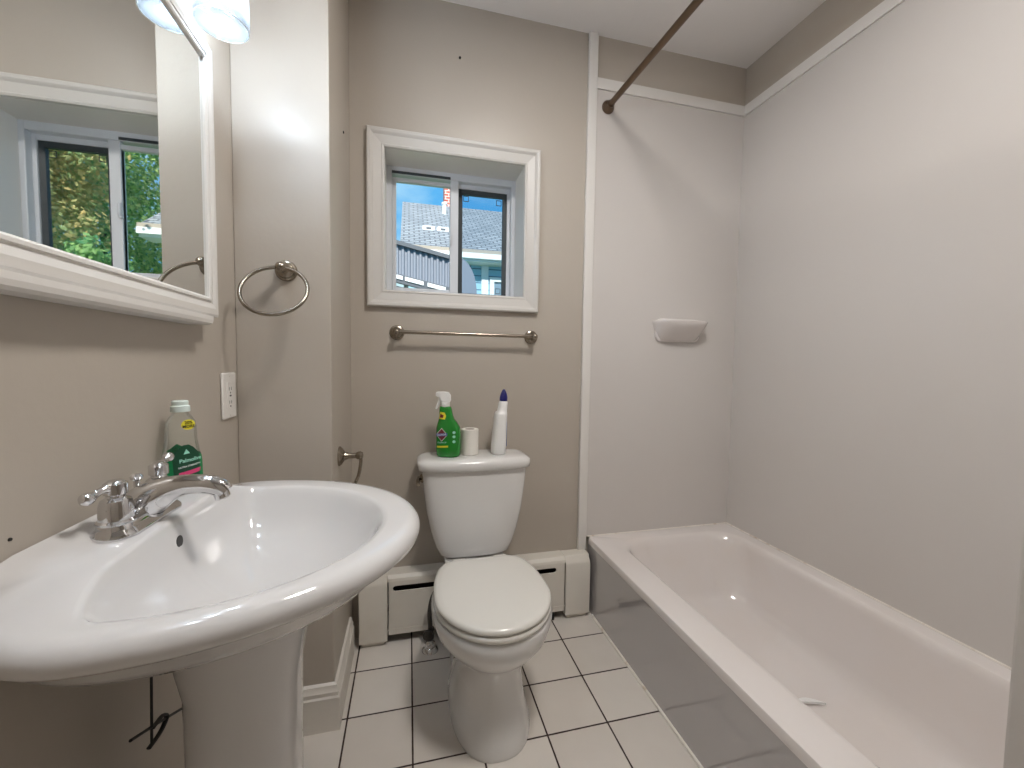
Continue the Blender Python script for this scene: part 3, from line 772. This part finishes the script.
b = NB(); lathe(b, (FX-.004, FY+.002, FZ+.052), (0, 0, 1), [(0, 0), (.004, 0), (.004, .014), (.008, .017), (.0085, .021), (.005, .025), (0, .026)], 16); obj('lift_knob', b, 'chrome', fa)

# ------------------------------------------------------------------ dish soap
DS = (-.4345, .936, .8765)
ds = thing('soap_bottle', DS, 'clear dish soap bottle with green label behind the faucet', 'soap bottle')
BD = Bottle(DS, [(0, .028, .016, 0), (.004, .0325, .0185, 0), (.02, .035, .0195, 0), (.055, .034, .019, 0), (.085, .029, .0175, 0), (.10, .0265, .0165, 0), (.125, .0258, .0165, 0), (.136, .024, .016, 0), (.146, .018, .014, 0), (.153, .0125, .012, 0), (.159, .0115, .0115, 0)], 2.3, math.radians(48))
bd = obj('bottle', BD.mesh(), 'clear', ds, ang=60)
lv2 = [(z+.001, rx*.95, ry*.93, ox) for z, rx, ry, ox in BD.lv if z < .03]; BL = Bottle(DS, lv2, 2.3, BD.rot)
obj('soap_residue', BL.mesh(), 'soap', bd, ang=60)
b = NB(); lathe(b, BD.w(0, 0, .156), (0, 0, 1), [(0, 0), (.0155, 0), (.016, .002), (.0155, .011), (.014, .012), (.013, .013), (.0135, .020), (.012, .022), (0, .022)], 28); obj('cap', b, 'cap_clear', ds)
obj('label', BD.patch([(-.028, .012), (.028, .012), (.031, .045), (.029, .072), (.021, .076), (.013, .086), (.005, .092), (-.004, .092), (-.012, .086), (-.020, .077), (-.028, .066), (-.031, .040)], .0006, 3), 'lbl_dark', bd)
obj('label', BD.patch([(-.031, .020), (-.020, .020), (-.022, .070), (-.029, .060)], .0009, 2), 'lbl_green', bd)
obj('label', BD.patch([(.022, .015), (.030, .018), (.0300, .068), (.024, .070)], .0009, 2), 'lbl_green', bd)
obj('label', BD.patch([(-.013, .031), (.025, .036), (.025, .044), (-.013, .039)], .0010, 2), 'lbl_pink', bd)
obj('lettering', BD.text('Palmolive', .007, .0622, .0100, .0012, slope=.06), 'lbl_mint', bd)
obj('lettering', BD.text('ULTRA STRENGTH', .005, .0505, .0045, .0012, slope=.10), 'lbl_white', bd)
obj('emblem', BD.patch([(-.005, .074), (.006, .075), (.0, .084)], .0012, 1), 'lbl_mint', bd)
obj('sticker', BD.patch([(.006+.0125*math.cos(2*PI*i/20), .131+.010*math.sin(2*PI*i/20)) for i in range(20)], .0006, 2), 'lbl_yellow', bd)
obj('lettering', BD.text('20%', .006, .1350, .0085, .0012), 'ink', bd)
obj('lettering', BD.text('MORE', .006, .1275, .0080, .0012), 'ink', bd)
# back label seen through the bottle
BD2 = Bottle(DS, BD.lv, 2.3, BD.rot+PI)
obj('label', BD2.patch([(-.026, .012), (.026, .012), (.029, .050), (.018, .078), (0, .090), (-.018, .078), (-.029, .050)], .0006, 3), 'lbl_green', bd)

# ------------------------------------------------------------------ mirror cabinet
mc = thing('wall_mirror', (XL, .775, 1.21), 'white framed mirror with a ledge on the left wall above the sink', 'mirror')
MX = -.432
MY0, MY1, MZ0, MZ1 = .50, 1.055, 1.2726, 1.782
b = NB()
frame_rect(b, 'yz', MY0, MY1, MZ0, MZ1, .041, [(0, -.002), (0, .004), (.08, .006), (.2, .006), (.23, .002), (.30, .002), (.34, .0055), (.6, .0075), (.9, .0065), (1, .004), (1, -.037), (.2, -.037)], MX)
obj('frame', b, 'trim', mc, smooth=False)
obj('mirror_glass', bx(XL+.004, MX, MY0-.006, MY1+.006, MZ0-.006, MZ1+.006), 'mirror', mc, smooth=False)
b = NB(); extrude_prof(b, [(XL+.001, 1.211), (-.432, 1.211), (-.424, 1.215), (-.422, 1.222), (-.422, 1.2305), (XL+.001, 1.2305)], 'y', MY0-.041, 1.058); obj('ledge', b, 'trim', mc, smooth=False)

# ------------------------------------------------------------------ vanity light
vl = thing('vanity_light', (XL, .775, 1.98), 'wall light with frosted glass shades above the mirror', 'wall light')
obj('backplate', bx(XL+.001, XL+.022, .44, 1.11, 1.965, 2.065), 'nickel', vl, bevel=.006)
LX = XL+.087
M['bulb'] = mat('bulb_glow', (.9, .9, .9), .4, em=((.82, .92, 1), BULB))
for ly in (.514, .774, 1.034):
    b = NB(); tube(b, spline([(XL+.02, ly, 2.015), (XL+.06, ly, 2.02), (LX, ly, 2.012), (LX, ly, 1.985)], 6), .007, 12); obj('arm', b, 'nickel', vl)
    b = NB(); lathe(b, (LX, ly, 1.945), (0, 0, 1), [(0, 0), (.022, 0), (.026, .012), (.024, .035), (.012, .046), (0, .046)], 24); obj('socket', b, 'nickel', vl)
    b = NB(); lathe(b, (LX, ly, 1.839), (0, 0, 1), [(.050, 0), (.0505, .001), (.050, .05), (.048, .10), (.044, .118), (.026, .128), (.024, .126), (.042, .115), (.046, .10), (.048, .05), (.0485, .001), (.050, 0)], 48); sh = obj('lamp_shade', b, 'shade', vl, ang=60)
    b = NB(); tube(b, [Vector((LX+.0492*math.cos(2*PI*i/48), ly+.0492*math.sin(2*PI*i/48), 1.8395)) for i in range(48)], .0011, 8, closed=True); obj('shade_rim', b, 'lbl_white', sh)
    b = NB(); lathe(b, (LX, ly, 1.868), (0, 0, 1), [(0, 0), (.008, .001), (.018, .006), (.025, .015), (.0275, .026), (.026, .038), (.020, .052), (.014, .064), (.0125, .078), (0, .079)], 24); obj('bulb', b, 'bulb', vl)

# flat round ceiling light over the middle of the room
cl = thing('ceiling_light', (.50, .50, ZC), 'round flat ceiling light over the middle of the bathroom', 'ceiling light')
b = NB(); lathe(b, (.50, .50, ZC-.001), (0, 0, -1), [(0, 0), (.19, 0), (.19, .026), (.186, .030), (.171, .030), (.170, .026), (0, .026)], 48); obj('base', b, 'trim', cl)
M['panel'] = mat('panel_glow', (.9, .88, .84), .4, em=((1, .955, .91), PANEL))
b = NB(); lathe(b, (.50, .50, ZC-.0275), (0, 0, -1), [(.169, 0), (.169, .0008), (0, .0010)], 48); obj('diffuser', b, 'panel', cl)

# ------------------------------------------------------------------ outlet and small fixings
ol = thing('wall_outlet', (XL, 1.247, .977), 'white duplex outlet on the left wall beside the corner', 'outlet')
obj('cover_plate', bx(XL+.0005, XL+.007, 1.206, 1.288, .977, 1.099), 'plate', ol, bevel=.003)
obj('receptacle', bx(XL+.006, XL+.0085, 1.230, 1.264, 1.002, 1.074), 'plate', ol, bevel=.001)
b = NB()
for zc in (1.056, 1.020):
    for yy in (1.241, 1.253): box(b, XL+.0083, XL+.0088, yy-.001, yy+.001, zc-.004, zc+.005)
    lathe(b, (XL+.0083, 1.247, zc-.010), (1, 0, 0), [(0, 0), (.0025, 0), (.0025, .0006), (0, .0006)], 10)
box(b, XL+.0083, XL+.0090, 1.242, 1.252, 1.036, 1.040)
obj('slots', b, 'black', ol, smooth=False)
for zc in (.986, 1.090):
    b = NB(); lathe(b, (XL+.0068, 1.247, zc), (1, 0, 0), [(0, 0), (.003, 0), (.0025, .001), (0, .001)], 12); obj('screw', b, 'oldtrim', ol)
b = NB(); lathe(b, (.198, YB, 2.357), (0, -1, 0), [(0, 0), (.0045, 0), (.0045, .004), (.002, .006), (0, .006)], 12)
tag(obj('wall_screw', b, 'black'), 'small dark screw left in the wall above the window', 'screw')
b = NB(); lathe(b, (XC, 1.572, 1.924), (1, 0, 0), [(0, 0), (.005, 0), (.004, .003), (0, .004)], 12)
tag(obj('wall_screw', b, 'black'), 'small dark screw high on the side of the boxed-out corner', 'screw')
b = NB(); lathe(b, (XL, .622, .915), (1, 0, 0), [(0, 0), (.0022, 0), (.002, .002), (0, .002)], 10)
tag(obj('wall_screw', b, 'black'), 'tiny dark screw in the left wall just above the sink', 'screw')

# ------------------------------------------------------------------ outside
struct('ground', bx(-30, 30, YB+.4, 45, -.9, -.5), 'grass', smooth=False)
nh = thing('neighbor_house', (1.2, 10.5, -.5), 'pale blue house with grey shingled roof outside the window', 'house')
HX0, HX1 = -.16, 3.35
b = NB(); box(b, HX0+.15, HX1-.25, 8.35, 13.6, -.5, 3.2); obj('wall', b, 'siding', nh, smooth=False)
b = NB(); e0, r0 = Vector((0, 8.0, 3.26)), Vector((0, 11.0, 5.13)); bk = Vector((0, 14.0, 3.26)); th = .09
extrude_prof(b, [(e0.y, e0.z-th), (r0.y, r0.z-th), (bk.y, bk.z-th), (bk.y, bk.z), (r0.y, r0.z), (e0.y, e0.z)], 'x', HX0, HX1); obj('roof', b, 'shingle', nh, smooth=False)
b = NB(); box(b, HX0, HX1, 7.93, 8.02, 3.10, 3.2); obj('gutter', b, 'house_white', nh, smooth=False)
b = NB(); box(b, HX0, HX1, 7.95, 8.01, 3.2, 3.27); obj('roof_edge', b, 'tan_edge', nh, smooth=False)
b = NB(); box(b, HX0, HX1, 8.0, 8.36, 3.06, 3.10); obj('soffit', b, 'house_white', nh, smooth=False)
ch = obj('chimney', bx(.93, 1.17, 11.5, 12.0, 4.6, 6.2), 'brick', nh, smooth=False)
b = NB(); lathe(b, (.83, 10.3, 4.4), (0, 0, 1), [(0, 0), (.05, 0), (.05, .50), (.07, .51), (.07, .55), (0, .56)], 16); obj('vent_pipe', b, 'house_white', nh)
for x in (.40, .70):
    b = NB(); box(b, x-.13, x+.13, 8.98, 9.2, 3.80, 3.97); o = obj('roof_vent', b, 'house_white', nh, smooth=False, bevel=.03)
    obj('louver', bx(x-.05, x+.05, 8.972, 8.982, 3.89, 3.93), 'awning_dark', o, smooth=False)
obj('corner_board', bx(1.42, 1.56, 8.31, 8.35, -.5, 3.06), 'house_white', nh, smooth=False)
b = NB(); frame_rect(b, 'xz', 1.68, 2.3, 1.9, 2.75, .09, [(0, 0), (0, .05), (1, .05), (1, 0)], 8.35); box(b, 1.68, 2.3, 8.31, 8.34, 2.30, 2.36)
hw = obj('house_window', b, 'house_white', nh, smooth=False)
obj('pane', bx(1.68, 2.3, 8.335, 8.345, 1.9, 2.75), 'house_glass', hw, smooth=False)

# ribbed awning nearer the window
aw = thing('porch_awning', (-.4, 5.1, -.5), 'grey ribbed metal awning with a rounded end outside the window', 'awning')
def aztop(x): return 2.462-.205*x
b = NB(); xa, xb = -1.6, .52; rings = []
n = int((xb-xa)/.0165)
fr_, bk_ = [], []
for i in range(n+1):
    x = xa+(xb-xa)*i/n; yy = 5.0+(.022 if (i//2) % 2 else 0)
    fr_.append((x, yy))
rings = [[Vector((x, y, aztop(x)-.03)) for x, y in fr_], [Vector((x, y-.02, aztop(x)-.36)) for x, y in fr_], [Vector((x, y+.02, aztop(x)-.36)) for x, y in fr_], [Vector((x, y+.03, aztop(x)-.03)) for x, y in fr_]]
loft(b, rings+[rings[0]], closed=False); bmesh.ops.remove_doubles(b, verts=b.verts, dist=1e-5)
obj('ribbed_panel', b, 'awning', aw, smooth=False)
def sl_box(bm, x0, x1, y0, y1, d0, d1):
    loft(bm, [[Vector((x, y0, aztop(x)+d0)), Vector((x, y1, aztop(x)+d0)), Vector((x, y1, aztop(x)+d1)), Vector((x, y0, aztop(x)+d1))] for x in (x0, x1)])
b = NB(); sl_box(b, xa, .56, 4.96, 5.9, -.03, .015); obj('top_sheet', b, 'awning_dark', aw, smooth=False)
b = NB(); sl_box(b, xa, xb, 4.97, 5.03, -.46, -.36); sl_box(b, xa, xb, 4.97, 5.03, -.75, -.50); obj('rail', b, 'awning_dark', aw, smooth=False)
for x in (-.55, -.28, -.045, .21):
    b = NB(); sl_box(b, x, x+.21, 4.955, 4.968, -.42, -.375); obj('white_slot', b, 'house_white', aw, smooth=False)
b = NB(); rings = []
for y in (4.96, 5.04, 5.8):
    rings.append([Vector((.52, y, aztop(.52)-.50))]+[Vector((.54+.25*math.sin(a), y, aztop(.54)-.40+.42*math.cos(a))) for a in [PI/2*1.15*i/16 for i in range(17)]])
loft(b, rings); obj('end_hood', b, 'awning', aw, smooth=False)
for x in (-1.5, .45): obj('post', bx(x-.04, x+.04, 5.3, 5.38, -.5, aztop(x)-.03), 'house_white', aw, smooth=False)

# trees
def tree(name, c, rx, rz, nleaf, lm, label, trunk_h):
    t = thing(name, (c[0], c[1], -.5), label, 'tree')
    b = NB(); tube(b, [Vector((c[0], c[1], -.5, .14)), Vector((c[0]+.05, c[1]+.1, .5, .10)), Vector((c[0]-.05, c[1]+.25, c[2]-.3, .04))], .1, 10); obj('trunk', b, 'bark', t)
    b = NB(); rnd = random.Random(hash(name) % 1000 if False else len(label))
    clumps = []
    for i in range(nleaf//200):
        d = Vector((rnd.gauss(0, 1), rnd.gauss(0, 1), rnd.gauss(0, 1))).normalized()*(.35+.65*rnd.random()**.5)
        clumps.append((Vector((c[0]+d.x*rx, c[1]+d.y*rx, c[2]+d.z*rz)), rx*(.22+.16*rnd.random())))
    for i in range(nleaf):
        p, r = clumps[i % len(clumps)]
        d = Vector((rnd.gauss(0, 1), rnd.gauss(0, 1), rnd.gauss(0, 1))).normalized()
        q = p+d*r*(rnd.random()**.4); nrm = (d+Vector((rnd.uniform(-.7, .7), rnd.uniform(-.7, .7), rnd.uniform(-.2, .9)))).normalized()
        u, v, _ = basis(nrm); a = rnd.random()*6.28; u2 = u*math.cos(a)+v*math.sin(a); v2 = nrm.cross(u2); s = rnd.uniform(.024, .048)*(c[1]/8)**.5
        vs = [b.verts.new(q-u2*s*1.3), b.verts.new(q-v2*s*.7), b.verts.new(q+u2*s*1.3+nrm*s*.3), b.verts.new(q+v2*s*.7)]
        b.faces.new(vs)
    obj('foliage', b, lm, t, smooth=False)
    return t
tree('maple_tree', (4.75, 7.2, 4.6), 1.35, 2.6, 46000, 'leaf_gold', 'leafy tree turning gold seen in the mirror through the reflected window', 2)
tree('garden_tree', (5.9, 11.3, 4.4), 2.1, 3.8, 46000, 'leaf_green', 'green leafy tree rising behind the blue house seen in the mirror', 2)
tree('garden_shrub', (2.4, 5.2, .9), .8, 1.3, 24000, 'leaf_green', 'low green shrub in front of the trees seen in the mirror', 1)
